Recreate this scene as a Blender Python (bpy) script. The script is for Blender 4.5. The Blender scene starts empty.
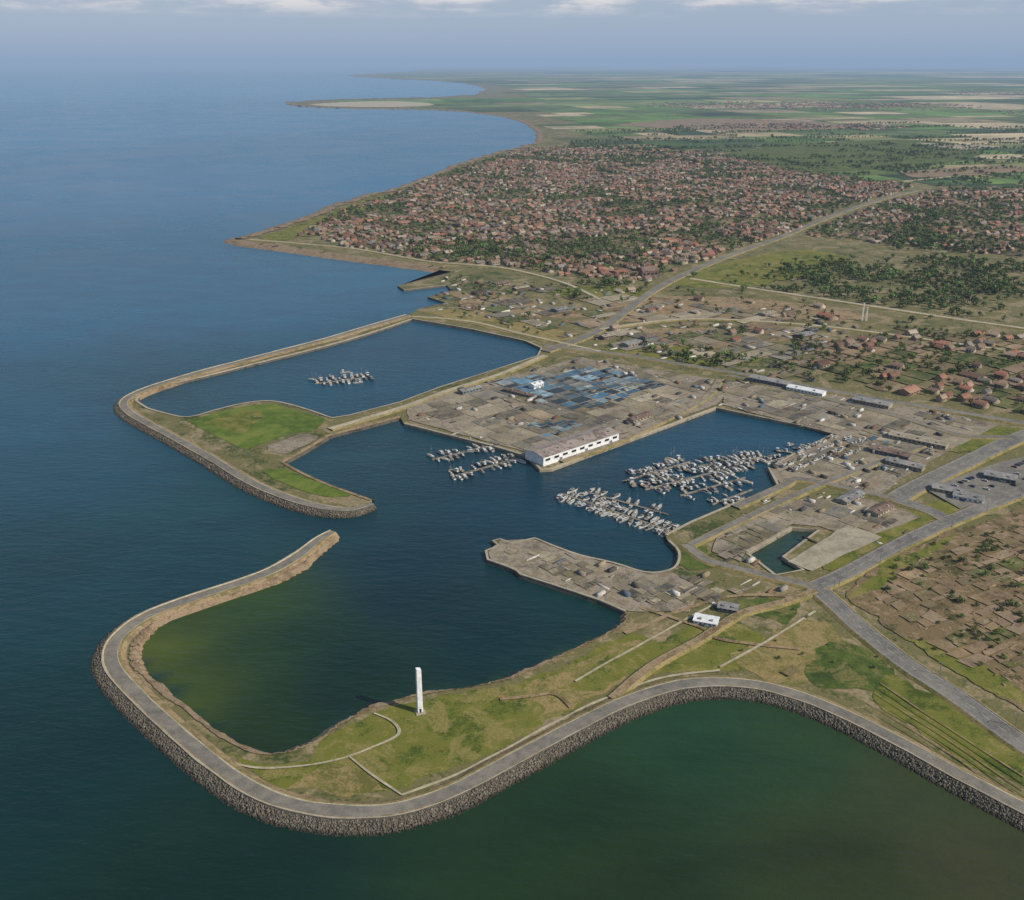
import bpy, math, random
import numpy as np
from mathutils import Vector, noise, geometry
random.seed(7); R=np.random.RandomState(11)
scene=bpy.context.scene
H=300.0; F=983.0; P=math.atan(387/F); SP,CP=math.sin(P),math.cos(P)
GZ=2.0
# ---------- survey: image measurement -> metres on level ground at height z
def W(px,py,z=GZ):
    dx=(px-512)/F; dy=(450-py)/F
    t=(H-z)/(SP-dy*CP)
    return (t*dx, t*(CP+dy*SP))
def WL(pts,z=GZ): return [W(x,y,z) for x,y in pts]
def cat(pts,n=5):
    P_=[np.array(p,float) for p in pts]; out=[]
    for i in range(len(P_)-1):
        p0=P_[max(i-1,0)];p1=P_[i];p2=P_[i+1];p3=P_[min(i+2,len(P_)-1)]
        for k in range(n):
            t=k/n
            out.append(tuple(0.5*((2*p1)+(-p0+p2)*t+(2*p0-5*p1+4*p2-p3)*t*t+(-p0+3*p1-3*p2+p3)*t**3)))
    out.append(tuple(P_[-1])); return out
# ---------- nodes
def lin(r,g,b):
    f=lambda c:(c/255/12.92) if c/255<=0.04045 else ((c/255+0.055)/1.055)**2.4
    return (f(r),f(g),f(b),1)
class N:
    def __init__(s,mat):
        mat.use_nodes=True; s.t=mat.node_tree; s.t.nodes.clear()
    def n(s,ty,**k):
        nd=s.t.nodes.new(ty)
        for a,b in k.items(): setattr(nd,a,b)
        return nd
    def l(s,a,b): s.t.links.new(a,b)
    def math(s,op,a,b=None,c=None):
        m=s.n('ShaderNodeMath',operation=op)
        for i,v in enumerate((a,b,c)):
            if v is None: continue
            if isinstance(v,(int,float)): m.inputs[i].default_value=v
            else: s.l(v,m.inputs[i])
        return m.outputs[0]
    def noise(s,vec,scale,detail=4,rough=.6,dist=0):
        m=s.n('ShaderNodeTexNoise'); m.inputs['Scale'].default_value=scale; m.inputs['Detail'].default_value=detail
        m.inputs['Roughness'].default_value=rough; m.inputs['Distortion'].default_value=dist
        s.l(vec,m.inputs['Vector']); return m.outputs['Fac']
    def ramp(s,fac,stops):
        r=s.n('ShaderNodeValToRGB'); e=r.color_ramp.elements
        while len(e)<len(stops): e.new(.5)
        for i,(p,c) in enumerate(stops): e[i].position=p; e[i].color=c
        s.l(fac,r.inputs[0]); return r.outputs[0]
    def mix(s,fac,a,b,bt='MIX'):
        m=s.n('ShaderNodeMix',data_type='RGBA',blend_type=bt)
        for i,v in ((0,fac),(6,a),(7,b)):
            if isinstance(v,(int,float)): m.inputs[i].default_value=v
            elif isinstance(v,tuple): m.inputs[i].default_value=v
            else: s.l(v,m.inputs[i])
        return m.outputs[2]
def surf(name,stops,scales=(0.012,0.08,0.6),rough=.9,attr=False,bump=0,spec=.2,wear=None,simple=False):
    m=bpy.data.materials.new(name); g=N(m)
    geo=g.n('ShaderNodeNewGeometry'); vec=geo.outputs['Position']
    b=g.noise(vec,scales[1],3,.68); 
    if simple: f=b; c=b
    else:
        a=g.noise(vec,scales[0],3); c=g.noise(vec,scales[2],3,.7)
        f=g.math('ADD',g.math('MULTIPLY',a,.35),g.math('ADD',g.math('MULTIPLY',b,.38),g.math('MULTIPLY',c,.27)))
    if attr:
        at=g.n('ShaderNodeAttribute',attribute_name='Col')
        if simple: sc=g.ramp(f,[(.3,(.7,.7,.7,1)),(.7,(1.35,1.32,1.28,1))])
        else: sc=g.ramp(f,[(.40,(.5,.5,.5,1)),(.5,(.97,.97,.97,1)),(.6,(1.5,1.46,1.38,1))])
        col=g.mix(1.0,at.outputs['Color'],sc,'MULTIPLY')
        if stops:
            big=g.ramp(b,[(.46,(0,0,0,1)),(.56,(1,1,1,1))])
            col=g.mix(g.math('MULTIPLY',big,.6),col,g.ramp(f,stops))
    else: col=g.ramp(f,stops)
    if wear:
        wv=g.noise(vec,scales[1]*.6,4,.7,.8)
        col=g.mix(g.ramp(wv,[(.52,(0,0,0,1)),(.60,(.8,.8,.8,1))]),col,g.ramp(c,[(.42,lin(*wear[0])),(.58,lin(*wear[1]))]))
    bs=g.n('ShaderNodeBsdfPrincipled'); bs.inputs['Roughness'].default_value=rough; bs.inputs['Specular IOR Level'].default_value=spec
    g.l(col,bs.inputs['Base Color'])
    if bump:
        bp=g.n('ShaderNodeBump'); bp.inputs['Distance'].default_value=bump; bp.inputs['Strength'].default_value=1
        g.l(c,bp.inputs['Height']); g.l(bp.outputs[0],bs.inputs['Normal'])
    o=g.n('ShaderNodeOutputMaterial'); g.l(bs.outputs[0],o.inputs[0]); return m
def rp(*cs):
    n=len(cs); return [(.41+.18*i/(n-1),lin(*c)) for i,c in enumerate(cs)]
M={}
M['land']=surf('ground',rp((62,72,36),(88,90,50),(114,104,70),(92,94,50),(138,120,90)),(.006,.05,.4),wear=((126,112,84),(154,136,106)))
M['grass']=surf('grass',rp((64,76,24),(84,92,32),(108,108,44),(100,102,38),(130,118,62)),(.02,.09,.9),wear=((118,110,58),(140,126,78)))
M['field']=surf('mown_grass',rp((66,84,24),(80,98,32),(98,112,42),(112,116,52)),(.02,.09,.9))
M['grassdk']=surf('lush_grass',rp((50,64,24),(64,80,28),(82,94,38),(98,100,50)),(.02,.12,.8),wear=((98,96,50),(122,112,68)))
M['scrub']=surf('scrub_ground',rp((62,62,34),(90,82,50),(124,104,76),(98,88,54),(152,126,100)),(.03,.14,.8),wear=((132,108,82),(156,132,108)))
M['dry']=surf('dry_grass',rp((96,94,46),(126,112,68),(148,128,86),(110,104,56)),(.02,.1,.8),wear=((98,98,46),(118,110,58)))
M['dirt']=surf('dirt',rp((100,84,60),(132,110,82),(156,134,104),(112,98,66)),(.03,.15,1),wear=((92,88,50),(112,102,64)))
M['conc']=surf('concrete',rp((92,86,75),(128,117,101),(154,141,121),(114,106,94)),(.02,.2,1.2),wear=((108,97,75),(138,122,97)))
M['slab']=surf('pale_concrete',rp((134,125,106),(158,148,127),(172,161,140)),(.02,.2,1.2))
M['asph']=surf('asphalt',rp((94,91,86),(114,110,103),(130,125,115)),(.015,.15,1.2))
M['asph2']=surf('old_asphalt',rp((100,96,89),(118,113,103),(134,127,114)),(.03,.2,1.2))
M['path']=surf('pale_path',rp((144,134,110),(166,155,130),(184,173,148)),(.05,.3,1))
M['sand']=surf('shore_sand',rp((96,80,60),(124,105,82),(144,125,100),(110,92,68)),(.02,.1,.8))
M['rock']=surf('rock_armour',rp((50,47,41),(78,73,64),(100,94,82),(68,63,55)),(.1,.6,2),bump=.5)
M['white']=surf('white_paint',rp((205,205,202),(226,226,224)),(.1,.5,2),rough=.6,simple=True)
M['hullw']=surf('weathered_white_hull',rp((175,176,176),(210,210,207)),(.1,.9,2),rough=.6,simple=True)
M['line']=surf('road_marking',rp((150,150,145),(185,185,180)),(.1,.5,2),rough=.8,simple=True)
M['dark']=surf('dark_glass',rp((20,24,28),(36,42,48)),(.1,.5,2),rough=.2,spec=.5,simple=True)
M['brown']=surf('rusty_roof',rp((84,66,56),(110,90,78),(132,114,100)),(.05,.3,1.5),rough=.7)
M['whroof']=surf('weathered_roof',rp((104,90,80),(134,120,110),(160,148,138),(120,104,94)),(.06,.2,1.5),rough=.7)
M['grey']=surf('grey_roof',rp((104,102,98),(134,131,126),(156,152,146)),(.05,.3,1.5),rough=.6)
M['steel']=surf('steel_wall',rp((92,96,100),(120,124,126)),(.1,.5,2),rough=.6,simple=True)
M['attr']=surf('mixed_plots',None,(.015,.12,.9),attr=True,rough=.5,spec=.4)
M['attrc']=surf('painted_masonry',None,(.3,1,3),attr=True,simple=True)
M['leaf']=surf('foliage',None,(.05,.4,1.5),attr=True,rough=.8,simple=True)
M['lots']=surf('yard_plots',rp((98,88,70),(136,118,96),(90,90,56),(156,140,118)),(.03,.16,.9),attr=True)
M['town']=surf('town_plots',rp((66,74,38),(104,92,62),(132,112,86)),(.01,.06,.5),attr=True)
M['fields']=surf('farm_plots',None,(.001,.006,.05),attr=True)

# ---------- mesh helpers
def mk(name,V,Fc,mats,mi=None,cols=None,smooth=False,parent=None):
    me=bpy.data.meshes.new(name); me.from_pydata([tuple(v) for v in V],[],Fc)
    for m in (mats if isinstance(mats,(list,tuple)) else [mats]): me.materials.append(m)
    if mi is not None: me.polygons.foreach_set('material_index',mi)
    if cols is not None:
        a=me.attributes.new('Col','FLOAT_COLOR','FACE'); a.data.foreach_set('color',np.array(cols,np.float32).ravel())
    me.update(); ob=bpy.data.objects.new(name,me); scene.collection.objects.link(ob)
    if parent: ob.parent=parent
    return ob
zc=[GZ+.03]
def nz(): zc[0]+=.017; return zc[0]
def tess(loops):
    vl=[[Vector((x,y,0)) for x,y in lp] for lp in loops]
    flat=[v for lp in vl for v in lp]
    tr=geometry.tessellate_polygon(vl); out=[]
    for a,b,c in tr:
        A,B,C=flat[a],flat[b],flat[c]
        if (B-A).cross(C-A).z<0: a,c=c,a
        out.append((a,b,c))
    return [(v.x,v.y) for v in flat],out
def densify(pw,step):
    out=[]
    for a,b in zip(pw[:-1],pw[1:]):
        L=math.hypot(b[0]-a[0],b[1]-a[1]); n=max(1,int(L/step))
        for k in range(n): out.append((a[0]+(b[0]-a[0])*k/n,a[1]+(b[1]-a[1])*k/n))
    out.append(pw[-1]); return out
def ragged(w,amp=3.0,step=2.5):
    w=densify(list(w)+[w[0]],step)[:-1]; o=[]
    for x,y in w:
        a=noise.fractal(Vector((x*.05,y*.05,1.7)),.7,2.2,4)*amp*1.6; b=noise.fractal(Vector((x*.05,y*.05,9.7)),.7,2.2,4)*amp*1.6
        o.append((x+a,y+b))
    return o
def patch(name,px,mat,smooth=False,z=None):
    p=cat(list(px)+[px[0]],4)[:-1] if smooth else px
    w=WL(p); z=z or nz(); far=max(q[1] for q in w)>2000
    if far: w=ragged(w,8,20)
    elif mat in('grass','grassdk','dry','dirt','scrub','land'): w=ragged(w)
    elif mat in('conc','slab','field') : w=ragged(w,.8,4)
    v,f=tess([w]); return mk(name,[(x,y,z) for x,y in v],f,M[mat])
def normals(pw):
    p=np.array(pw,float); d=np.gradient(p,axis=0); d/=np.linalg.norm(d,axis=1)[:,None]+1e-9
    return p,np.stack([d[:,1],-d[:,0]],1)   # right-hand side
def sweep(name,pw,prof,mats,ws=None,wob=0):
    p,n=normals(pw); k=len(prof); V=[];Fc=[];mi=[]
    for i in range(len(p)):
        s=1 if ws is None else ws[i]
        for o,z in prof:
            w=wob*noise.noise(Vector((p[i][0]*.06,p[i][1]*.06,o)))
            q=p[i]+n[i]*(o*s+w); V.append((q[0],q[1],z))
    for i in range(len(p)-1):
        for j in range(k-1):
            a=i*k+j; Fc.append((a,a+k,a+k+1,a+1)[::-1]); mi.append(j)
    um=[];ix=[]
    for m in mats:
        if m not in um: um.append(m)
        ix.append(um.index(m))
    return mk(name,V,Fc,[M[m] for m in um],[ix[j] for j in mi])
def inpoly(Pt,poly):
    Pt=np.atleast_2d(Pt); x,y=Pt[:,0],Pt[:,1]; r=np.zeros(len(Pt),bool); q=np.array(poly)
    x1,y1=q[:,0],q[:,1]; x2,y2=np.roll(x1,-1),np.roll(y1,-1)
    for a,b,c,d in zip(x1,y1,x2,y2):
        if b==d: continue
        r^=((b>y)!=(d>y))&(x<(c-a)*(y-b)/(d-b)+a)
    return r
def dist(Pt,pl):
    Pt=np.atleast_2d(Pt); d=np.full(len(Pt),1e9); pl=np.array(pl)
    for a,b in zip(pl[:-1],pl[1:]):
        ab=b-a; t=np.clip(((Pt-a)@ab)/(ab@ab+1e-9),0,1); d=np.minimum(d,np.linalg.norm(Pt-(a+t[:,None]*ab),axis=1))
    return d
def instances(name,V,T,kind,pos,yaw,scl,mat,colf,z0=GZ):
    n=len(pos)
    if n==0: return
    V=np.array(V,float);T=np.array(T,int);nv=len(V);nt=len(T)
    c,s=np.cos(yaw)[:,None],np.sin(yaw)[:,None]
    sv=V[None]*np.asarray(scl)[:,None,:]
    X=sv[...,0]*c-sv[...,1]*s+pos[:,0:1]; Y=sv[...,0]*s+sv[...,1]*c+pos[:,1:2]; Z=sv[...,2]+(pos[:,2:3] if pos.shape[1]>2 else z0)
    co=np.stack([X,Y,Z],-1).reshape(-1,3).astype(np.float32)
    tri=(T[None]+np.arange(n)[:,None,None]*nv).reshape(-1)
    me=bpy.data.meshes.new(name); me.vertices.add(n*nv); me.vertices.foreach_set('co',co.ravel())
    me.loops.add(len(tri)); me.loops.foreach_set('vertex_index',tri.astype(np.int32))
    me.polygons.add(n*nt); me.polygons.foreach_set('loop_start',np.arange(0,len(tri),3,dtype=np.int32))
    me.update(calc_edges=True)
    col=colf(np.array(kind),n); a=me.attributes.new('Col','FLOAT_COLOR','FACE')
    rgba=np.concatenate([col,np.ones((*col.shape[:2],1))],-1).astype(np.float32); a.data.foreach_set('color',rgba.ravel())
    me.materials.append(mat); ob=bpy.data.objects.new(name,me); scene.collection.objects.link(ob); return ob

# ---------- coast
A_=cat([(430,68),(400,72),(350,75.5),(380,78),(450,82),(485,88),(475,94),(440,97),(380,98.5),(330,100),(287,102.5),(300,106),(340,108),(400,109),(450,110.5),(495,115),(526,123),(539,134),(531,144),(495,153),(455,166),(425,178),(395,189),(365,196),(335,205),(315,214),(280,226),(248,236),(232,240),(245,244),(290,250),(340,257),(395,264),(440,270)],5)
B_=[(455,272),(472,267),(398,286),(404,290),(447,285),(452,291),(428,297),(446,303),(418,309)]
UD=[(408,315),(370,326),(330,338),(290,348.5),(250,359),(200,372),(160,384),(136,393),(124,402),(130,412),(150,424),(180,440),(215,460),(250,481),(285,496),(320,506),(350,509),(372,503)]
C_=cat(UD,4)
D_=cat([(372,500),(355,494),(330,485),(305,474),(283,462)],3)+[(300,453),(322,440),(328,436),(400,417)]
E_=[(404,424),(455,437),(495,447),(528,457),(540,470),(552,469),(622,443),(716,408),(835,433),(800,450),(768,468),(778,487),(730,505),(690,522),(665,535)]
F_=cat([(668,541),(678,552),(676,565),(665,571),(645,572),(615,563),(580,555),(552,545)],3)+[(535,538),(512,543),(500,539),(492,541),(498,546),(485,551),(487,560),(515,570),(520,575),(555,586),(600,601),(625,612)]
G_=cat([(625,613),(622,624),(600,637),(560,655),(520,673),(475,686),(430,692),(395,700),(360,712),(335,726),(315,740),(290,751),(262,753),(235,744),(205,724),(175,700),(150,680),(136,662),(136,645),(150,628),(180,609),(225,593),(270,581),(300,566),(318,550),(333,536)],4)
LD=[(333,531),(318,540),(296,557),(262,575),(205,594),(152,613),(123,632),(112,650),(115,668),(137,694),(178,732),(225,770),(265,794),(310,807),(360,811),(400,807),(450,791),(500,765),(560,733),(620,703),(680,684),(740,682),(790,692),(840,711),(900,741),(960,774),(1024,807),(1100,848),(1250,930)]
H_=cat(LD,4)
def rough(pts,amp):
    out=[]
    for i,(a,b) in enumerate(zip(pts[:-1],pts[1:])):
        for k in range(3):
            t=k/3; x=a[0]+(b[0]-a[0])*t; y=a[1]+(b[1]-a[1])*t
            j=amp*(noise.noise(Vector((x*.21,y*.5,0)))); out.append((x+j*2,y+j*.5))
    return out+[pts[-1]]
Aw=WL(rough(A_,2.2)); Aw[0]=(-3500,125000)
Gw=WL(rough(G_,1.6))
outer=Aw+WL(B_)+WL(C_)+WL(D_)+WL(E_)+WL(F_)+Gw+WL(H_)+[(1500,60),(300000,60),(300000,300000),(-8400,300000)]
hole1=cat([(137,401),(148,390),(200,377.5),(260,362.5),(330,345),(380,330),(412,319)],3)[:-1]+[(412,319),(470,329),(525,341),(541,348),(537,356),(500,368),(440,387),(400,402),(350,415),(332,418)]+cat([(330,417),(300,407),(272,401),(245,403),(215,410),(188,417),(165,413),(148,408)],3)
h2=[(748,553),(792,528),(818,530),(782,557),(802,570),(776,575)]
h3=[(860,479),(883,474),(895,484),(872,489)]
holes=[WL(hole1),WL(h2),WL(h3)]
v,f=tess([outer]+holes)
mk('ground',[(x,y,GZ) for x,y in v],f,M['land'])
def onland(Pt,margin=0):
    r=inpoly(Pt,outer)
    for h in holes: r&=~inpoly(Pt,h)
    return r
def bank(name,pw,outw,side,mat,capw=1.2,capmat='conc'):
    prof=[(-capw*side,GZ+.55),(0.15*side,GZ+.55),(.2*side,GZ-.2),(outw*side,-1.5)]
    mats=[capmat,capmat,mat]
    if side<0: prof=prof[::-1]; mats=mats[::-1]
    return sweep(name,pw,prof,mats)
def signed(loop):
    p=np.array(loop); return .5*np.sum(p[:,0]*np.roll(p[:,1],-1)-np.roll(p[:,0],-1)*p[:,1])
S=1 if signed(outer)>0 else -1   # ccw -> water right
def nat(name,pw,w_in,w_out,mat,zin=.06):
    prof=[(-w_in*S,GZ+zin),(0,GZ+zin),(w_out*S,-.6)]
    if S<0: prof=prof[::-1]
    sweep(name,densify(pw,4) if len(pw)<400 and w_in<10 else pw,prof,[mat,mat],None,2.0)
ai=[i for i,(x,y) in enumerate(rough(A_,2.2)) if y>84]
nat('far_beach',Aw[ai[0]:],18,16,'sand',1.3)
bank('harbour_jetty_wall',WL(B_),2,S,'rock')
bank('inner_bank',WL(D_),5,S,'rock',2.5,'dirt')
bank('quay_wall',WL(E_),.6,S,'conc',2.2,'slab')
bank('pier_wall',WL(F_),1.5,S,'rock',1.6,'slab')
nat('harbour_beach',Gw,1.6,4,'sand',.5)
for h,nm in zip(holes,('basin_wall','dock_wall','pond_wall')):
    s=1 if signed(h)<0 else -1
    bank(nm,h+[h[0]],2.5 if nm=='basin_wall' else .6,s,'rock' if nm=='basin_wall' else 'conc',2.0,'slab')

# ---------- water
def water_mat():
    m=bpy.data.materials.new('sea_water'); g=N(m)
    geo=g.n('ShaderNodeNewGeometry'); vec=geo.outputs['Position']
    at=g.n('ShaderNodeAttribute',attribute_name='Col')
    big=g.noise(vec,.0035,4,.6,1.0); mp=g.n('ShaderNodeMapping'); mp.inputs['Rotation'].default_value=(0,0,.5); mp.inputs['Scale'].default_value=(1,2.6,1); g.l(vec,mp.inputs[0])
    w1=g.noise(mp.outputs[0],.07,5,.66); w0=g.noise(mp.outputs[0],.012,3,.6)
    f=g.math('ADD',g.math('MULTIPLY',big,.5),g.math('MULTIPLY',w0,.5))
    col=g.mix(1.0,at.outputs['Color'],g.ramp(f,[(.38,(.8,.82,.85,1)),(.62,(1.22,1.18,1.15,1))]),'MULTIPLY')
    bs=g.n('ShaderNodeBsdfPrincipled'); bs.inputs['IOR'].default_value=1.33
    g.l(g.math('ADD',.16,g.math('MULTIPLY',big,.2)),bs.inputs['Roughness'])
    g.l(col,bs.inputs['Base Color'])
    bp=g.n('ShaderNodeBump'); bp.inputs['Strength'].default_value=1; bp.inputs['Distance'].default_value=.75
    g.l(w1,bp.inputs['Height']); g.l(bp.outputs[0],bs.inputs['Normal'])
    o=g.n('ShaderNodeOutputMaterial'); g.l(bs.outputs[0],o.inputs[0]); return m
def geo_axis(lo,hi,s0,gr):
    v=[lo]; s=s0
    while v[-1]<hi: v.append(v[-1]+s); s*=gr
    return v
xp=geo_axis(0,300000,8,1.032); xs=np.array([-a for a in xp[:0:-1]]+xp); ys=np.array([-3000,-800,0]+geo_axis(150,300000,6,1.019))
XX,YY=np.meshgrid(xs,ys); pts=np.stack([XX.ravel(),YY.ravel()],1)
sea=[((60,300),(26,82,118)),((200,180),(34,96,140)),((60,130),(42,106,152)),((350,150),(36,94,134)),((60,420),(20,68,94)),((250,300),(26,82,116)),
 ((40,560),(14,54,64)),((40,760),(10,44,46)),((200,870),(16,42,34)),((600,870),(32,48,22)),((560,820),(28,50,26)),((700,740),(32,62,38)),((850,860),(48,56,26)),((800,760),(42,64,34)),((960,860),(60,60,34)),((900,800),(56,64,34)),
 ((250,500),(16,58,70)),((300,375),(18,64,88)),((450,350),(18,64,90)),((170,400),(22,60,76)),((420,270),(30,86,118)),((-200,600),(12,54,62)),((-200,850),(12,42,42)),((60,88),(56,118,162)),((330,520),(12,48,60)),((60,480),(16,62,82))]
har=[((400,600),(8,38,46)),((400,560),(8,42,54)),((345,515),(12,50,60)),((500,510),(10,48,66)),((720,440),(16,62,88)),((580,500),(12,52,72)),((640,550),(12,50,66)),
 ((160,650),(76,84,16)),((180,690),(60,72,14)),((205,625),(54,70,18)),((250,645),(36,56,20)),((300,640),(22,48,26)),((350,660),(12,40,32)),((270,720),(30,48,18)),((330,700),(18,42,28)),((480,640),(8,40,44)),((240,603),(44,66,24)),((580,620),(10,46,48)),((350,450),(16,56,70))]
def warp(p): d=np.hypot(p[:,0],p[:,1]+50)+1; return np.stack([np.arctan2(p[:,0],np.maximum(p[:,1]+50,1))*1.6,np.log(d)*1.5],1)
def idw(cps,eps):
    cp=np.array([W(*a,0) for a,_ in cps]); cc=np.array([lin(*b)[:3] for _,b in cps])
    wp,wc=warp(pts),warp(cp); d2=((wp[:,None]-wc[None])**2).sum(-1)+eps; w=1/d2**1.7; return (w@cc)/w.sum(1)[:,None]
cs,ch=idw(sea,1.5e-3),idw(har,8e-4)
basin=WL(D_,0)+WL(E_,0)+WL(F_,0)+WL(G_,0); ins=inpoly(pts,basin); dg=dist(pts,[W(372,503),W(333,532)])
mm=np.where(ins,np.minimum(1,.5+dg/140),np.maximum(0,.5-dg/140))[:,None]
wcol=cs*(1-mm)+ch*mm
ny,nx=XX.shape; idx=np.arange(nx*ny).reshape(ny,nx)
Fq=np.stack([idx[:-1,:-1],idx[:-1,1:],idx[1:,1:],idx[1:,:-1]],-1).reshape(-1,4).tolist()
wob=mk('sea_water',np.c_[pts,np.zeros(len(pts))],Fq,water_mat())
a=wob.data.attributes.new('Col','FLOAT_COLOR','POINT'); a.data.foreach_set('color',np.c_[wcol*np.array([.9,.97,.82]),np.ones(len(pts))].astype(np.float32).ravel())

# ---------- dikes
def dike(name,pw,s=1.0,taper=4,outer_w=12):
    pw=densify(pw,5); n=len(pw); ws=[s*min(1,.55+.45*i/taper) if taper>0 else s*min(1,.55+.45*(n-1-i)/-taper) for i in range(n)]
    prof=[(-12,-1),(-7,2.35),(-4.6,3.4),(-3.6,3.5),(-3.0,3.5),(3.4,3.5),(3.9,3.52),(4.2,3.9),(5.0,3.9),(5.3,3.3),(outer_w,-1.2)]
    sweep(name,pw,prof,['sand','dirt','dry','path','asph2','dirt','path','slab','rock','rock'],ws,.5)
    return pw,ws
ld,lws=dike('breakwater_dike',WL(H_,3.5),1.0,8,11.5)
ud,uws=dike('breakwater_dike',WL(C_,3.5),.95,-8,11.5)
def icos():
    t=(1+5**.5)/2
    V=[(-1,t,0),(1,t,0),(-1,-t,0),(1,-t,0),(0,-1,t),(0,1,t),(0,-1,-t),(0,1,-t),(t,0,-1),(t,0,1),(-t,0,-1),(-t,0,1)]
    T=[(0,11,5),(0,5,1),(0,1,7),(0,7,10),(0,10,11),(1,5,9),(5,11,4),(11,10,2),(10,7,6),(7,1,8),(3,9,4),(3,4,2),(3,2,6),(3,6,8),(3,8,9),(4,9,5),(2,4,11),(6,2,10),(8,6,7),(9,8,1)]
    V=np.array(V,float); V/=np.linalg.norm(V[0]); return V,np.array(T)
IV,IT=icos()
def rocks(pw,ws,o0,o1,n_per_m,size=1,tint=(100,88,66),name='rock_armour'):
    p,n=normals(pw); seg=np.linalg.norm(np.diff(p,axis=0),axis=1); L=seg.sum(); k=min(int(L*n_per_m),38000)
    cum=np.r_[0,np.cumsum(seg)]; u=R.rand(k)*L; i=np.clip(np.searchsorted(cum,u)-1,0,len(p)-2)
    t=((u-cum[i])/seg[i])[:,None]; q=p[i]*(1-t)+p[i+1]*t; nn=n[i]; w=np.array(ws)[i]; o=o0+(o1-o0)*R.rand(k)**.9
    q=q+nn*(o*w)[:,None]; z=3.3-(o-5.3)/(o1+.2-5.3)*4.3
    V=IV*(1+.25*(R.rand(12,1)-.5)); sc=(.3+.42*R.rand(k,1)**2.5)*(.7+.6*R.rand(k,3))*size
    def cf(kind,n):
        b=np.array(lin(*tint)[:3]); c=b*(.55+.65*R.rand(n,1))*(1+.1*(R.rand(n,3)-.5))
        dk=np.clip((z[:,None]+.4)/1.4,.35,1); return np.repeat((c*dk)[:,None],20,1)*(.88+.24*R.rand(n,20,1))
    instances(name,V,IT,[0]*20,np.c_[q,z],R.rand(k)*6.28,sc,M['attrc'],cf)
rocks(ld[:-10],lws,5.4,11.8,25,1.0,(112,105,92)); rocks(ud,uws,5.4,11.5,9,1.05,(118,109,94))

# ---------- patches
G='grass_field'
patch(G,[(195,736),(245,762),(300,757),(335,735),(370,716),(430,698),(490,691),(560,668),(625,634),(668,640),(720,620),(760,640),(740,672),(680,674),(600,693),(540,725),(480,755),(420,783),(370,793),(310,789),(262,776)],'grass',True)
patch(G,[(500,698),(560,672),(640,640),(690,650),(640,680),(585,698),(545,714)],'dry',True)
patch(G,[(310,768),(350,766),(388,790),(340,793),(290,786)],'dry')
patch(G,[(430,735),(480,706),(530,700),(545,712),(480,743),(410,778),(390,764)],'grass',True)
patch(G,[(560,690),(620,650),(668,650),(640,672),(600,690)],'grass',True)
patch(G,[(742,600),(790,599),(802,608),(785,624),(738,614)],'grassdk',True)
patch(G,[(650,646),(700,628),(735,634),(725,650),(700,664),(660,664)],'grass',True)
patch(G,[(735,655),(800,620),(842,640),(800,686),(745,672)],'dry',True)
patch(G,[(806,665),(845,640),(900,676),(875,692),(820,688)],'grassdk',True)
patch(G,[(870,700),(905,680),(1024,752),(1120,805),(1120,840),(1024,788),(940,746)],'grass',True)
patch(G,[(680,548),(700,547),(716,566),(695,572),(684,566)],'grassdk',True)
patch(G,[(186,421),(245,406),(273,404),(326,419),(316,430),(290,434),(245,450)],'field')
patch(G,[(204,421),(240,411),(262,410),(264,418),(240,436)],'grass')
patch('gravel_yard',[(268,446),(300,434),(318,436),(318,440),(285,454),(268,451)],'conc')
patch(G,[(286,470),(345,492),(345,497),(320,496),(280,482),(262,470)],'field',True)
patch(G,[(424,313),(455,309),(560,330),(576,340),(545,342),(470,324)],'dry')
patch(G,[(455,292),(520,298),(590,318),(520,318),(460,306)],'dirt')
patch(G,[(330,213),(365,200),(395,195),(392,206),(350,224),(290,240),(260,239)],'grass',True)
patch(G,[(600,350),(680,338),(760,352),(740,366),(660,362)],'grass',True)
patch(G,[(670,283),(720,264),(800,250),(850,262),(760,285),(700,288)],'grass',True)
patch(G,[(540,292),(600,285),(650,292),(600,302)],'grass',True)
patch('dirt_field',[(600,306),(690,296),(840,308),(850,322),(700,318),(620,322)],'dirt',True)
patch('dirt_field',[(640,328),(760,330),(800,338),(720,348),(650,342)],'dirt',True)
patch(G,[(820,560),(880,520),(960,500),(940,525),(880,550),(830,570)],'grass',True)
patch(G,[(845,597),(880,560),(1024,508),(1120,480),(1120,760),(1024,715),(930,655)],'scrub',True)
patch(G,[(848,600),(880,565),(960,535),(930,555),(890,575),(872,594)],'grass',True)
patch(G,[(905,640),(960,652),(1024,694),(1024,710),(960,676)],'grass',True)
patch(G,[(900,420),(1024,428),(1024,440),(960,455),(900,436)],'grass')
patch('pier_deck',[(500,541),(535,540),(555,548),(600,562),(646,574),(672,572),(700,590),(690,612),(628,612),(600,599),(555,584),(520,573),(490,559),(488,552)],'conc')
Z_main=[(404,404),(450,391),(520,372),(580,356),(740,384),(716,406),(622,440),(545,464),(528,455),(455,435),(406,421)]
Z_r=[(730,380),(900,402),(1000,425),(960,445),(900,480),(880,500),(800,482),(768,470),(836,435),(720,406)]
Z_m=[(700,540),(780,488),(880,500),(930,520),(870,552),(820,578),(740,565),(700,555)]
patch('quay_yard_surface',[(406,406),(450,393),(520,374),(580,358),(740,384),(716,405),(622,438),(545,460),(528,453),(455,433),(408,420)],'conc')
patch('quay_yard_surface',[(730,382),(900,404),(1000,425),(960,445),(900,480),(880,498),(800,480),(782,486),(770,469),(836,435),(722,405)],'conc')
patch('quay_yard_surface',[(716,538),(780,500),(870,500),(922,518),(860,540),(820,527),(792,525),(745,552),(740,562),(712,552)],'conc')
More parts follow.
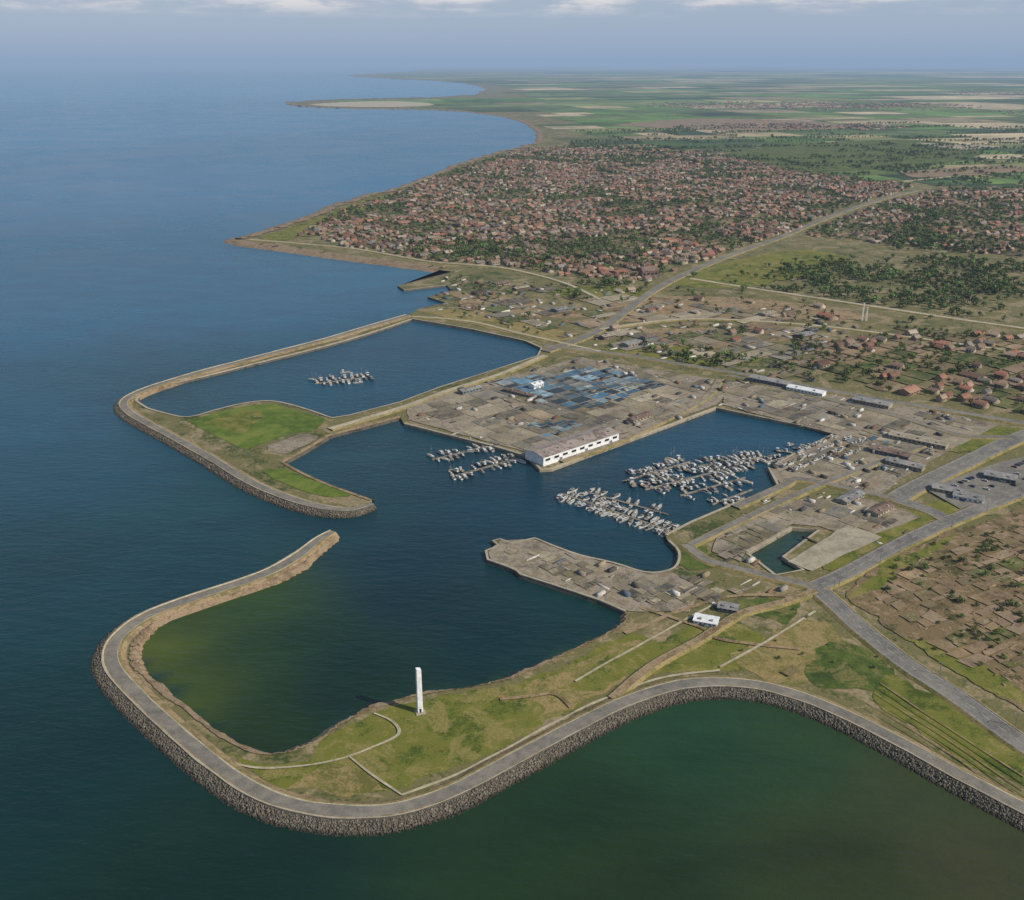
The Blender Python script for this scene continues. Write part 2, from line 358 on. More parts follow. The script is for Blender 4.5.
def bsp(x0,x1,y0,y1,mins,out,gap):
    w,h=x1-x0,y1-y0
    m=mins((x0+x1)/2,(y0+y1)/2)
    if w<m*(.9+1.3*random.random()) and h<m*(.6+1.0*random.random()) : out.append((x0+gap,x1-gap,y0+gap,y1-gap)); return
    t=.32+.36*random.random()
    if w*.7>h: c=x0+w*t; bsp(x0,c,y0,y1,mins,out,gap); bsp(c,x1,y0,y1,mins,out,gap)
    else: c=y0+h*t; bsp(x0,x1,y0,c,mins,out,gap); bsp(x0,x1,c,y1,mins,out,gap)
def lots(name,polypx,ang,size,gap,palette,mat,z=None,keep=1.0,poly=None,sizef=None,jit=.06):
    poly=poly or WL(polypx); q=np.array(poly); c,s=math.cos(ang),math.sin(ang)
    r=q@np.array([[c,-s],[s,c]]); lo,hi=r.min(0),r.max(0); out=[]
    bsp(lo[0],hi[0],lo[1],hi[1],sizef or (lambda x,y:size),out,gap)
    V=[];Fc=[];C=[];z=z or nz(); rec=[]
    b=np.array(out); cx=(b[:,0]+b[:,1])/2; cy=(b[:,2]+b[:,3])/2
    ok=np.ones(len(b),bool)
    for fx,fy in ((0,2),(1,2),(1,3),(0,3)):
        pt=np.stack([b[:,fx]*c-b[:,fy]*s,b[:,fx]*s+b[:,fy]*c],1); ok&=inpoly(pt,poly)&onland(pt)
    ok&=~blocked(np.stack([cx*c-cy*s,cx*s+cy*c],1),4)
    for i in np.where(ok)[0]:
        if random.random()>keep: continue
        x0,x1,y0,y1=b[i]; k=len(V); jx,jy=(x1-x0)*jit,(y1-y0)*jit
        for a_,b_ in ((x0,y0),(x1,y0),(x1,y1),(x0,y1)):
            a_+=random.uniform(-jx,jx); b_+=random.uniform(-jy,jy)
            V.append((a_*c-b_*s,a_*s+b_*c,z))
        Fc.append((k,k+1,k+2,k+3)); col=np.array(lin(*random.choice(palette))[:3])*(.8+.4*random.random()); C.append((*col,1))
        rec.append((cx[i]*c-cy[i]*s,cx[i]*s+cy[i]*c,x1-x0,y1-y0))
    if V: mk(name,V,Fc,M[mat],cols=C)
    return rec
roads=[]; slab_px=[(787,562),(848,526),(882,538),(812,572)]
keepout=[WL([(783,564),(846,523),(888,538),(812,575)]),WL([(262,447),(300,432),(320,434),(325,439),(285,459),(262,455)])]
def blocked(Pt,m=0):
    r=np.zeros(len(Pt),bool)
    for pl,hw in roads: r|=dist(Pt,pl)<hw+m
    for k in keepout: r|=inpoly(Pt,k)
    return r
RD=[('road',[(1120,805),(1024,746),(960,700),(905,664),(862,630),(838,608),(815,588)],12,'asph'),
 ('road',[(815,588),(850,572),(890,550),(940,526),(1024,492),(1120,458)],11,'asph'),
 ('road',[(815,588),(790,582),(760,575),(725,566),(705,560),(685,545)],6,'asph2'),
 ('road',[(1120,402),(1024,436),(960,466),(915,488),(895,500)],15,'asph'),
 ('road',[(895,500),(930,512),(948,522)],11,'asph'),
 ('road',[(895,500),(860,492),(800,480),(782,487),(735,508)],6,'asph2'),
 ('road',[(545,346),(620,355),(700,368),(760,378),(860,397),(940,410),(1024,424),(1120,440)],9,'asph2'),
 ('road',[(545,352),(600,330),(655,290),(700,268),(740,252),(780,238),(830,217),(880,200),(920,190)],12,'asph2'),
 ('road',[(412,317),(470,322),(520,334),(560,343),(600,352)],5,'path'),
 ('road',[(330,430),(400,409),(450,391),(500,375),(545,356)],6,'path'),
 ('canal_road',[(690,279),(740,287),(800,296),(880,308),(960,320),(1060,334)],8,'path'),
 ('road',[(815,592),(780,604),(740,615),(700,640),(650,668),(612,700)],4,'dirt'),
 ('road',[(720,380),(700,402),(622,440),(560,462)],6,'conc'),
 ('road',[(730,376),(820,398),(900,418),(960,436),(1010,438)],6,'asph2'),
 ('road',[(690,546),(740,522),(800,494),(860,470),(940,440)],5,'asph2'),
 ('road',[(250,240),(300,244),(360,250),(430,262),(500,268),(560,282),(600,300)],6,'path'),
 ('road',[(600,330),(680,320),(760,322),(850,330),(1000,350),(1100,360)],6,'path'),
 ('road',[(1024,170),(960,176),(900,182)],14,'path')]
rsw=[]
for nm,px,w,mt in RD:
    pw=cat(WL(px),8); roads.append((np.array(pw),w/2)); rsw.append((nm,pw,w,mt))
for i,(nm,pw,w,mt) in enumerate(rsw):
    z=GZ+.95+.02*i; h=w/2
    sweep(nm,densify(pw,6),[(-h-2.2,GZ+.1),(-h-.35,z+.12),(-h,z+.12),(-h+.02,z),(h-.02,z),(h,z+.12),(h+.35,z+.12),(h+2.2,GZ+.1)],['dry','conc','conc',mt,'conc','conc','dry'])
    if mt=='asph':
        pd=densify(pw,4)
        sweep('road_marking',pd,[(-h+.8,z+.03),(-h+1.0,z+.03)],['line']); sweep('road_marking',pd,[(h-1.0,z+.03),(h-.8,z+.03)],['line'])
        p,n=normals(pd);V=[];Fc=[]
        for k in range(0,len(p)-1,2):
            b=len(V)
            for q,sd in ((p[k],-.12),(p[k+1],-.12),(p[k+1],.12),(p[k],.12)):
                V.append((q[0]+n[k][0]*sd,q[1]+n[k][1]*sd,z+.03))
            Fc.append((b+3,b+2,b+1,b))
        mk('road_marking',V,Fc,M['line'])
def trail(name,px,w,mt,z=None):
    pw=densify(cat(WL(px),6),3); z=z or nz(); h=w/2; sweep(name,pw,[(-h,z+.04),(h,z+.04)],[mt],None,.5)
trail('footpath',[(232,764),(262,769),(300,767),(340,760),(372,748),(398,735),(392,722),(374,714)],1.3,'path')
trail('footpath',[(350,758),(375,778),(402,796)],1.1,'path')
trail('footpath',[(402,796),(450,778),(500,753),(555,723),(600,701),(660,679),(720,671)],1.4,'path')
trail('footpath',[(500,700),(530,697),(555,695),(572,708)],2.2,'dirt')
trail('footpath',[(575,682),(610,662),(650,640),(690,618),(712,606)],1.6,'path')
trail('footpath',[(625,634),(690,608),(740,596),(800,598)],3,'dirt')
trail('footpath',[(640,608),(700,628),(720,640),(800,650)],2.4,'dirt')
trail('footpath',[(720,668),(770,640),(815,612)],1.6,'path')
for k in range(7):
    trail('tyre_track',[(880-k*3,684+k*5),(940,724+k*6),(1024,778+k*7)],.6,'grassdk' if k%2 else 'dirt')

farm=[(92,114,56),(102,126,64),(72,92,48),(118,122,74),(148,136,102),(174,158,128),(84,98,58),(62,80,48),(106,110,68),(84,114,52),(92,118,58),(88,104,56),(160,146,116),(98,114,60)]
fpoly=[(-20000,90000),(-4000,11000),(-900,6800),(0,3700),(300,2800),(900,2600),(1700,2300),(3000,1800),(90000,20000),(90000,90000)]
rec_f=lots('farm_fields',None,.25,0,3,farm,'fields',z=GZ+.8,poly=fpoly,sizef=lambda x,y:max(170,.065*math.hypot(x,y)),jit=.03)
patch(G,[(690,163),(760,148),(900,140),(985,150),(930,166),(790,172)],'grassdk',True,z=GZ+1.7)
patch('dirt_field',[(610,126),(690,119),(800,121),(850,128),(740,131)],'sand',True,z=GZ+1.9)
patch('dirt_field',[(915,143),(1000,147),(960,150)],'slab',True,z=GZ+1.95)
patch('dirt_field',[(900,172),(1010,166),(1024,172),(920,178)],'sand',True,z=GZ+1.9)
patch('sand_flat',[(308,104.4),(350,102),(400,101.5),(435,105),(390,107.2),(330,106.5)],'path',True,z=GZ+1.2)
yard=[(138,128,110),(120,112,98),(152,140,120),(104,100,92),(164,152,130),(140,126,104),(110,102,80),(92,86,78),(128,122,112)]
town=[(106,98,66),(86,92,50),(134,114,88),(122,106,80),(76,88,42),(140,120,98)]
lots('quay_yard',Z_main,.72,26,.4,yard,'lots',keep=.85)
lots('quay_yard',Z_r,.72,20,.4,yard,'lots',keep=.85)
lots('quay_yard',Z_m,.72,16,.3,yard,'lots',keep=.8)
Z_p=[(505,545),(550,549),(600,564),(646,577),(700,575),(800,590),(700,606),(630,606),(600,597),(540,577),(495,556)]
lots('pier_yard',Z_p,.72,9,.2,yard,'lots',keep=.7)
Z_n=[(440,275),(600,290),(660,300),(830,310),(860,330),(820,390),(600,348),(545,340),(430,308)]
rec_n=lots('industrial_plots',Z_n,.66,38,1,yard+town+[(150,134,112)],'lots',keep=.7)
T1=[(300,236),(335,214),(395,194),(425,182),(470,165),(520,150),(590,146),(700,152),(800,172),(915,186),(860,206),(780,236),(700,262),(640,284),(560,276),(500,266),(430,260),(360,250)]
T2=[(800,235),(880,204),(940,190),(1024,188),(1150,190),(1150,262),(1000,256),(900,246)]
T4=[(850,338),(900,326),(1024,338),(1160,350),(1160,438),(1024,415),(940,402),(820,382),(770,366),(790,345)]
lots('town_plots',T1,.6,45,2,town,'town'); lots('town_plots',T2,.6,45,2,town,'town'); lots('town_plots',T4,.66,30,1.5,town,'town')
T5=[(862,598),(900,565),(1024,520),(1120,495),(1120,740),(1024,700),(930,645)]
lots('dirt_plots',T5,.5,13,.4,[(142,118,94),(126,106,82),(152,130,106),(112,98,68),(88,90,46),(134,112,84)],'lots',keep=.65,jit=.12)
lots('dirt_plots',[(740,655),(800,625),(842,645),(900,680),(860,700),(740,672)],.5,14,.5,[(130,114,80),(112,100,64),(104,102,52)],'lots',keep=.25,jit=.2)
pond=[(70,104,124),(92,124,142),(48,66,76),(120,146,158),(60,84,96),(150,160,158),(38,50,56),(110,108,100)]
lots('settling_pond',[(478,382),(600,366),(668,386),(590,414),(520,402)],.72,14,.9,pond,'attr',jit=.03)
lots('settling_pond',[(515,425),(570,418),(592,428),(550,440)],.72,10,.7,pond,'attr',jit=.03)
lots('settling_pond',[(840,440),(880,432),(930,450),(890,466)],.72,9,.8,pond+yard,'attr',keep=.5,jit=.03)
patch('pale_slab',slab_px,'slab',z=GZ+.9)

# ---------- houses
def house_proto():
    V=[(-.5,-.5,0),(.5,-.5,0),(.5,.5,0),(-.5,.5,0),(-.5,-.5,.6),(.5,-.5,.6),(.5,.5,.6),(-.5,.5,.6),(-.5,0,1),(.5,0,1)]
    T=[(0,1,5),(0,5,4),(1,2,6),(1,6,5),(2,3,7),(2,7,6),(3,0,4),(3,4,7),(5,6,9),(7,4,8)]; K=[0]*10
    b=len(V); V+=[(-.56,-.57,.55),(.56,-.57,.55),(.56,0,1.02),(-.56,0,1.02),(.56,.57,.55),(-.56,.57,.55)]
    T+=[(b,b+1,b+2),(b,b+2,b+3),(b+3,b+2,b+4),(b+3,b+4,b+5)]; K+=[1,1,2,2]
    for y in (-.505,.505):
        for x in (-.3,0,.3):
            b=len(V); V+=[(x-.07,y,.2),(x+.07,y,.2),(x+.07,y,.42),(x-.07,y,.42)]; T+=[(b,b+1,b+2),(b,b+2,b+3)]; K+=[3,3]
    b=len(V); V+=[(.2,-.05,.9),(.28,-.05,.9),(.28,.05,.9),(.2,.05,.9),(.2,-.05,1.15),(.28,-.05,1.15),(.28,.05,1.15),(.2,.05,1.15)]
    T+=[(b,b+1,b+5),(b,b+5,b+4),(b+1,b+2,b+6),(b+1,b+6,b+5),(b+2,b+3,b+7),(b+2,b+7,b+6),(b+3,b,b+4),(b+3,b+4,b+7),(b+4,b+5,b+6),(b+4,b+6,b+7)]; K+=[4]*10
    return V,T,K
HV,HT,HK=house_proto()
roofs=np.array([lin(*c)[:3] for c in [(140,98,80),(126,92,76),(150,114,94),(114,88,74),(130,108,94),(150,130,110),(108,98,90),(124,116,108),(156,144,128),(144,98,78),(98,76,64),(140,116,96)]])
walls=np.array([lin(*c)[:3] for c in [(160,146,126),(146,122,102),(174,164,148),(136,112,94),(152,136,116)]])
def hcol(kind,n):
    ro=roofs[R.randint(len(roofs),size=n)]*(.7+.5*R.rand(n,1)); wa=walls[R.randint(len(walls),size=n)]*(.8+.3*R.rand(n,1))
    o=np.zeros((n,len(kind),3))
    for j,k in enumerate(kind):
        o[:,j]=[wa,ro,ro*.95,np.full((n,3),.03),wa*.6][k]
    return o
def scatter(polypx,step,jit,ang,keep,thr=None,ns=.006,inv=False,poly=None,m=3,blk=None):
    poly=poly or WL(polypx); q=np.array(poly); c,s=math.cos(ang),math.sin(ang); r=q@np.array([[c,-s],[s,c]]); lo,hi=r.min(0),r.max(0)
    gx,gy=np.meshgrid(np.arange(lo[0],hi[0],step[0]),np.arange(lo[1],hi[1],step[1])); g=np.stack([gx.ravel(),gy.ravel()],1)
    if blk: g=g[((g[:,0]%blk[0])>blk[2])&((g[:,1]%blk[1])>blk[2])]
    g=g+(R.rand(*g.shape)-.5)*jit; g=g[R.rand(len(g))<keep]; p=np.stack([g[:,0]*c-g[:,1]*s,g[:,0]*s+g[:,1]*c],1)
    p=p[inpoly(p,poly)&onland(p)]
    if len(p): p=p[~blocked(p,m)]
    if thr is not None and len(p):
        v=np.array([noise.fractal(Vector((x*ns,y*ns,3.3)),.6,2.1,4) for x,y in p]); v=v+R.normal(0,.07,len(p)); p=p[(v<thr) if not inv else (v>=thr)]
    return p
def houses(name,p,ang,s=(8,14)):
    n=len(p); L=R.uniform(*s,n)*np.where(R.rand(n)<.06,1.7,1)
    yaw=ang+R.randint(0,2,n)*math.pi/2+R.normal(0,.1,n)
    instances(name,HV,HT,HK,p,yaw,np.c_[L*1.15,L*.8,R.uniform(4.5,8,n)],M['attrc'],hcol,z0=GZ)
TH=.23
houses('town_houses',scatter(T1,(13,15),8,.6,.78,TH,blk=(90,74,12)),.6,(7,12.5))
houses('town_houses',scatter(T2,(15,18),8,.6,.72,.17,blk=(96,80,12)),.6,(7,12.5))
houses('town_houses',scatter(T4,(14,17),8,.66,.7,.2,blk=(84,70,12)),.66,(7,11))
T3=[(560,300),(650,300),(700,300),(830,308),(850,330),(790,345),(700,345),(600,340)]
houses('suburb_houses',scatter(T3,(20,24),14,.66,.35,.05),.66,(7,12))
houses('suburb_houses',scatter([(455,280),(600,285),(650,290),(600,300),(470,290)],(22,24),14,.5,.3,.0),.5,(7,12))
houses('suburb_houses',scatter([(700,330),(850,335),(840,385),(640,350)],(18,22),12,.66,.3,.05),.66,(7,11))
p=scatter([(900,575),(960,550),(1024,540),(1120,520),(1120,720),(1024,690),(940,630)],(20,18),10,.5,.12,.1,ns=.02); houses('cottages',p,.5,(4,6.5))
for c,r,nn in (((4200,6500),700,500),((2200,7800),800,500),((6500,11000),1200,600),((1500,5200),300,200),((3300,4300),300,250)):
    a=R.rand(nn)*6.28; d=r*R.rand(nn)**.7; p=np.c_[c[0]+d*np.cos(a)*1.6,c[1]+d*np.sin(a)]; houses('village_houses',p,.3,(12,24))

# ---------- trees
def tree_proto(nl,leaf,seed):
    r=np.random.RandomState(seed); V=[];T=[];K=[]
    def limb(a,b,r0,r1,n=5):
        a,b=np.array(a),np.array(b); k=len(V)
        for c_,rr in ((a,r0),(b,r1)):
            for i in range(n): V.append((c_[0]+rr*math.cos(6.283*i/n),c_[1]+rr*math.sin(6.283*i/n),c_[2]))
        for i in range(n):
            j=(i+1)%n; T.extend([(k+i,k+j,k+n+j),(k+i,k+n+j,k+n+i)]); K.extend([0,0])
    limb((0,0,0),(0,0,.5),.045,.025)
    cl=[]
    for i in range(5):
        a=i*1.257+r.rand(); d=.18+.14*r.rand(); z=.5+.3*r.rand(); c=(d*math.cos(a),d*math.sin(a),z); limb((0,0,.32),c,.02,.008,3); cl.append((c,.2+.08*r.rand()))
    cl.append(((0,0,.82),.2))
    for i in range(nl):
        c,rad=cl[i%len(cl)]; d=r.normal(size=3); d/=np.linalg.norm(d); q=np.array(c)+d*rad*(.55+.5*r.rand())
        u=r.normal(size=3);u/=np.linalg.norm(u); w=np.cross(d+.6*r.normal(size=3),u); w/=np.linalg.norm(w)+1e-9; k=len(V)
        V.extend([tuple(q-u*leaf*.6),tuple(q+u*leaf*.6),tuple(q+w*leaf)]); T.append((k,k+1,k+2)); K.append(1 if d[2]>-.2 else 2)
    return V,T,K
PN=[tree_proto(170,.13,s) for s in (1,2,3)]; PF=[tree_proto(40,.25,s) for s in (4,5)]
def tcol(kind,n):
    base=np.array(lin(92,108,56)[:3]); g=base*(.5+.8*R.rand(n,1))*(1+.3*(R.rand(n,3)-.5)); tr=np.full((n,3),.05)
    o=np.zeros((n,len(kind),3))
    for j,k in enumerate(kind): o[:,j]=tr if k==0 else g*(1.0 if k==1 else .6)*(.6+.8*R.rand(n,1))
    return o
def trees(name,p,s,near=False):
    PR=PN if near else PF; which=R.randint(len(PR),size=len(p))
    for k,(V,T,K) in enumerate(PR):
        q=p[which==k]; n=len(q)
        if n==0: continue
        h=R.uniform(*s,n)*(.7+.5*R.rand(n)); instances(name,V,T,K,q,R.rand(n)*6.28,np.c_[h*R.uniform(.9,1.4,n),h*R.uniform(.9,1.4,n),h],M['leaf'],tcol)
trees('town_trees',scatter(T1,(13,13),9,.2,.5,TH-.09,inv=True),(5,9))
trees('town_trees',scatter(T1,(18,18),16,.2,.5),(5,8.5))
trees('town_trees',scatter(T2,(13,13),9,.2,.5,.1,inv=True),(5,9))
trees('town_trees',scatter(T2,(20,20),18,.2,.5),(5,8))
trees('town_trees',scatter(T4,(11,11),9,.2,.4,.15,inv=True),(4,8),True)
trees('town_trees',scatter(T4,(20,20),18,.2,.45),(4,7),True)
Wd=[[(735,290),(760,272),(830,258),(930,256),(1150,268),(1150,335),(1000,322),(880,306),(800,294)],[(410,262),(430,240),(520,238),(600,250),(630,262),(600,274),(520,266)],
    [(760,340),(800,338),(850,352),(860,368),(790,362)],[(630,350),(700,350),(760,365),(700,370)],[(900,205),(1024,235),(1024,262),(880,250)],[(560,280),(650,285),(640,300),(570,300)]]
for i,wd in enumerate(Wd):
    trees('woodland',scatter(wd,(9,9),8,.2,.65 if i!=1 else .4,(-.03 if i==0 else -.1) if i in(0,3) else .06,ns=.009,inv=True),(5,10))
trees('woodland',scatter(Wd[0],(20,20),18,.2,.5),(4,8))
trees('scrub_trees',scatter(Z_n,(16,16),16,.2,.4,.08,ns=.015,inv=True),(3.5,7))
trees('scrub_trees',scatter([(660,285),(800,250),(860,262),(1000,330),(860,330),(700,300)],(18,18),18,.2,.3,.05,ns=.01,inv=True),(4,8))
trees('scrub_trees',scatter(T5,(5.5,5.5),5,.2,.5,.3,ns=.035,inv=True),(2.5,5),True)
trees('scrub_trees',scatter([(850,600),(880,565),(1024,512),(1120,480),(1120,750),(1024,708),(930,650)],(11,11),11,.2,.22),(1.2,3),True)
trees('shrubs',scatter([(700,590),(800,600),(900,660),(860,700),(740,660)],(10,10),10,.2,.15),(1.2,2.6),True)
hp=[]
for cx,cy,w,h in rec_f:
    if cy>9000 : continue
    for sgn in (-1,1):
        if random.random()<.45:
            n=int(w/16); u=(np.arange(n)-n/2)*16; c,s=math.cos(.25),math.sin(.25); hp.append(np.c_[cx+u*c-sgn*h/2*s,cy+u*s+sgn*h/2*c])
        if random.random()<.3:
            n=int(h/16); u=(np.arange(n)-n/2)*16; c,s=math.cos(.25),math.sin(.25); hp.append(np.c_[cx-u*s+sgn*w/2*c,cy+u*c+sgn*w/2*s])
hp=np.concatenate(hp); hp=hp+R.normal(0,3,hp.shape); hp=hp[inpoly(hp,outer)]; trees('hedgerow_trees',hp[:12000],(7,13))

# ---------- built objects
def box(V,Fc,x0,x1,y0,y1,z0,z1):
    k=len(V); V+=[(x0,y0,z0),(x1,y0,z0),(x1,y1,z0),(x0,y1,z0),(x0,y0,z1),(x1,y0,z1),(x1,y1,z1),(x0,y1,z1)]
    Fc+=[(k,k+3,k+2,k+1),(k+4,k+5,k+6,k+7),(k,k+1,k+5,k+4),(k+1,k+2,k+6,k+5),(k+2,k+3,k+7,k+6),(k+3,k,k+4,k+7)]
def building(name,cx,cy,L,Wd,h,ang,wall,roof,rh=1.5,nw=8,doors=2):
    e=bpy.data.objects.new(name,None); scene.collection.objects.link(e); e.location=(cx,cy,GZ+.05); e.rotation_euler=(0,0,ang)
    l,w=L/2,Wd/2
    V=[(-l,-w,0),(l,-w,0),(l,w,0),(-l,w,0),(-l,-w,h),(l,-w,h),(l,w,h),(-l,w,h),(-l,0,h+rh),(l,0,h+rh)]
    mk('walls',V,[(0,1,5,4),(2,3,7,6),(1,2,6,9,5),(3,0,4,8,7)],M[wall],parent=e)
    o=.6;d=rh*o/w
    V=[(-l-o,-w-o,h-d+.1),(l+o,-w-o,h-d+.1),(l+o,0,h+rh+.1),(-l-o,0,h+rh+.1),(l+o,w+o,h-d+.1),(-l-o,w+o,h-d+.1)]
    V+=[(a,b,c+.25) for a,b,c in V]
    mk('roof',V,[(6,7,8,9),(9,8,10,11),(0,1,7,6),(4,5,11,10),(1,2,8,7),(2,4,10,8),(3,0,6,9),(5,3,9,11),(1,0,3,2),(2,3,5,4)],M[roof],parent=e)
    V=[];Fc=[]
    for i in range(nw):
        x=-l+(i+.5)*L/nw; ww=L/nw*.27
        for y0,y1 in ((-w-.06,-w+.02),(w-.02,w+.06)): box(V,Fc,x-ww,x+ww,y0,y1,h*.5,h*.75)
    mk('windows',V,Fc,M['dark'],parent=e); V=[];Fc=[]
    for i in range(doors):
        x=-l+(i+.5)*L/doors+L/nw*.5; box(V,Fc,x-1.6,x+1.6,-w-.09,-w+.02,0,h*.42)
    if V: mk('doors',V,Fc,M['steel'],parent=e)
    V=[];Fc=[]
    for i in range(max(2,int(L/14))):
        x=-l+(i+.5)*L/max(2,int(L/14)); box(V,Fc,x-.8,x+.8,-w*.5-.8,-w*.5+.8,h+rh*.5,h+rh*.5+1.1)
    mk('roof_vents',V,Fc,M['grey'],parent=e)
    return e
a=W(545,468);b=W(622,442); L=math.hypot(b[0]-a[0],b[1]-a[1]); ang=math.atan2(b[1]-a[1],b[0]-a[0]); nx_,ny_=-math.sin(ang),math.cos(ang)
building('harbour_warehouse',(a[0]+b[0])/2+nx_*14,(a[1]+b[1])/2+ny_*14,L-2,22,7.5,ang,'white','whroof',1.8,9,3)
def bpx(name,px,py,L,Wd,h,deg,wall,roof,**k):
    x,y=W(px,py); return building(name,x,y,L,Wd,h,math.radians(deg),wall,roof,**k)
bpx('clubhouse',706,623,13,8,2.6,-20,'white','white',rh=.5,nw=5)
bpx('small_pavilion',728,610,11,7,2.6,-20,'grey','grey',rh=.8,nw=4)
bpx('long_shed',806,393,36,10,4,-38,'white','white',rh=1,nw=10)
bpx('long_shed',918,443,46,11,4,-36,'slab','slab',rh=1,nw=12)
bpx('warehouse',770,384,40,12,4.5,-38,'steel','grey',rh=1,nw=10)
bpx('warehouse',872,405,34,12,4,-38,'slab','grey',rh=1,nw=10)
bpx('warehouse',890,455,32,10,3.5,-38,'steel','brown',rh=1,nw=8)
bpx('warehouse',905,467,28,9,3.5,-38,'slab','grey',rh=1,nw=8)
bpx('boat_shed',950,493,24,10,3.5,-30,'slab','grey',rh=1,nw=6)
bpx('boat_shed',968,500,20,10,3.5,-30,'white','grey',rh=1,nw=6)
bpx('boat_shed',1000,480,22,12,4,-30,'steel','grey',rh=1,nw=6)
bpx('harbour_office',536,388,13,8,5,42,'white','white',rh=1,nw=5)
bpx('storage_shed',520,395,36,6,3,-38,'grey','brown',rh=.8,nw=8)
bpx('storage_shed',470,392,24,8,3.5,42,'steel','grey',rh=1,nw=6)
bpx('storage_shed',640,420,26,8,3.5,42,'slab','brown',rh=1,nw=6)
bpx('storage_shed',850,500,24,9,3,42,'slab','grey',rh=1,nw=6)
bpx('storage_shed',880,512,22,9,3,42,'slab','brown',rh=1,nw=6)
bpx('church',648,278,26,14,12,20,'brown','brown',rh=5,nw=4)
for k in range(12):
    r=random.choice(rec_n); building('storage_shed',r[0],r[1],min(r[2],28)*.7+4,min(r[3],16)*.6+3,3.6,.66,random.choice(['slab','steel','brown','slab']),random.choice(['grey','brown','grey','slab']),rh=.9,nw=5)
def boxproto():
    V=[(-.5,-.5,0),(.5,-.5,0),(.5,.5,0),(-.5,.5,0),(-.5,-.5,1),(.5,-.5,1),(.5,.5,1),(-.5,.5,1)]
    T=[(4,5,6),(4,6,7),(0,1,5),(0,5,4),(1,2,6),(1,6,5),(2,3,7),(2,7,6),(3,0,4),(3,4,7)]; return V,T,[0]*2+[1]*8
BV,BT,BK=boxproto()
ccol=np.array([lin(*c)[:3] for c in [(160,154,142),(130,120,106),(96,88,78),(176,170,160),(118,88,70),(90,104,114),(190,186,178),(72,68,60),(138,126,104),(84,82,78)]])
def bcol(kind,n):
    c=ccol[R.randint(len(ccol),size=n)]*(.7+.4*R.rand(n,1)); return np.repeat(c[:,None],len(kind),1)
for Z,keep in ((Z_main,.28),(Z_r,.5),(Z_m,.3),(Z_p,.24)):
    p=scatter(Z,(4.6,4.6),4,.72,keep,.1,ns=.03,m=1); n=len(p); t=R.rand(n)
    sc=np.c_[np.where(t<.12,6.1,R.uniform(1,12,n)),np.where(t<.12,2.4,R.uniform(.3,1.8,n)),np.where(t<.12,2.6,R.uniform(.2,1.2,n))]
    instances('yard_containers',BV,BT,BK,p,.72+R.randint(0,2,n)*1.571+R.normal(0,.04,n),sc,M['attrc'],bcol)
p=scatter(Z_n,(9,9),9,.66,.15); n=len(p)
instances('yard_clutter',BV,BT,BK,p,.66+R.randint(0,2,n)*1.571+R.normal(0,.1,n),np.c_[R.uniform(3,14,n),R.uniform(1.5,5,n),R.uniform(.6,2.6,n)],M['attrc'],bcol)
p=scatter(T5,(5,5),5,.5,.45,.1,ns=.03); n=len(p)
instances('ruined_walls',BV,BT,BK,p,.5+R.randint(0,2,n)*1.571+R.normal(0,.15,n),np.c_[R.uniform(1,7,n),R.uniform(.3,.7,n),R.uniform(.3,1.3,n)],M['attrc'],lambda k,n:np.repeat((np.array(lin(150,126,98)[:3])*(.5+.6*R.rand(n,1)))[:,None],len(k),1))
p=scatter(Z_p,(3,3),3,.3,.15,m=0); n=len(p)
instances('rubble_stones',IV,IT,[0]*20,p,R.rand(n)*6.28,R.uniform(.2,.6,(n,3)),M['attrc'],lambda k,n:np.repeat((np.array(lin(120,106,84)[:3])*(.5+.8*R.rand(n,1)))[:,None],len(k),1))

# white tower
tx,ty=W(420,712)
e=bpy.data.objects.new('white_memorial_tower',None); scene.collection.objects.link(e); e.location=(tx,ty,GZ+.05); e.rotation_euler=(0,0,.35)
hT=25.5
def taper(name,sx0,sy0,sx1,sy1,z0,z1,mat,slant=0,bev=.15,x=0):
    V=[(x-sx0,-sy0,z0),(x+sx0,-sy0,z0),(x+sx0,sy0,z0),(x-sx0,sy0,z0),(x-sx1,-sy1,z1),(x+sx1,-sy1,z1-slant),(x+sx1,sy1,z1-slant),(x-sx1,sy1,z1)]
    o=mk(name,V,[(0,3,2,1),(4,5,6,7),(0,1,5,4),(1,2,6,5),(2,3,7,6),(3,0,4,7)],M[mat],parent=e)
    m=o.modifiers.new('b','BEVEL'); m.width=bev; m.segments=2; return o
taper('plinth',2.6,2.6,2.3,2.3,0,.5,'slab'); taper('shaft',1.35,1.2,1.2,1.1,.5,hT,'white',.6)
V=[];Fc=[]; box(V,Fc,-.5,.5,-1.26,-1.0,.55,2.6); mk('door',V,Fc,M['dark'],parent=e)

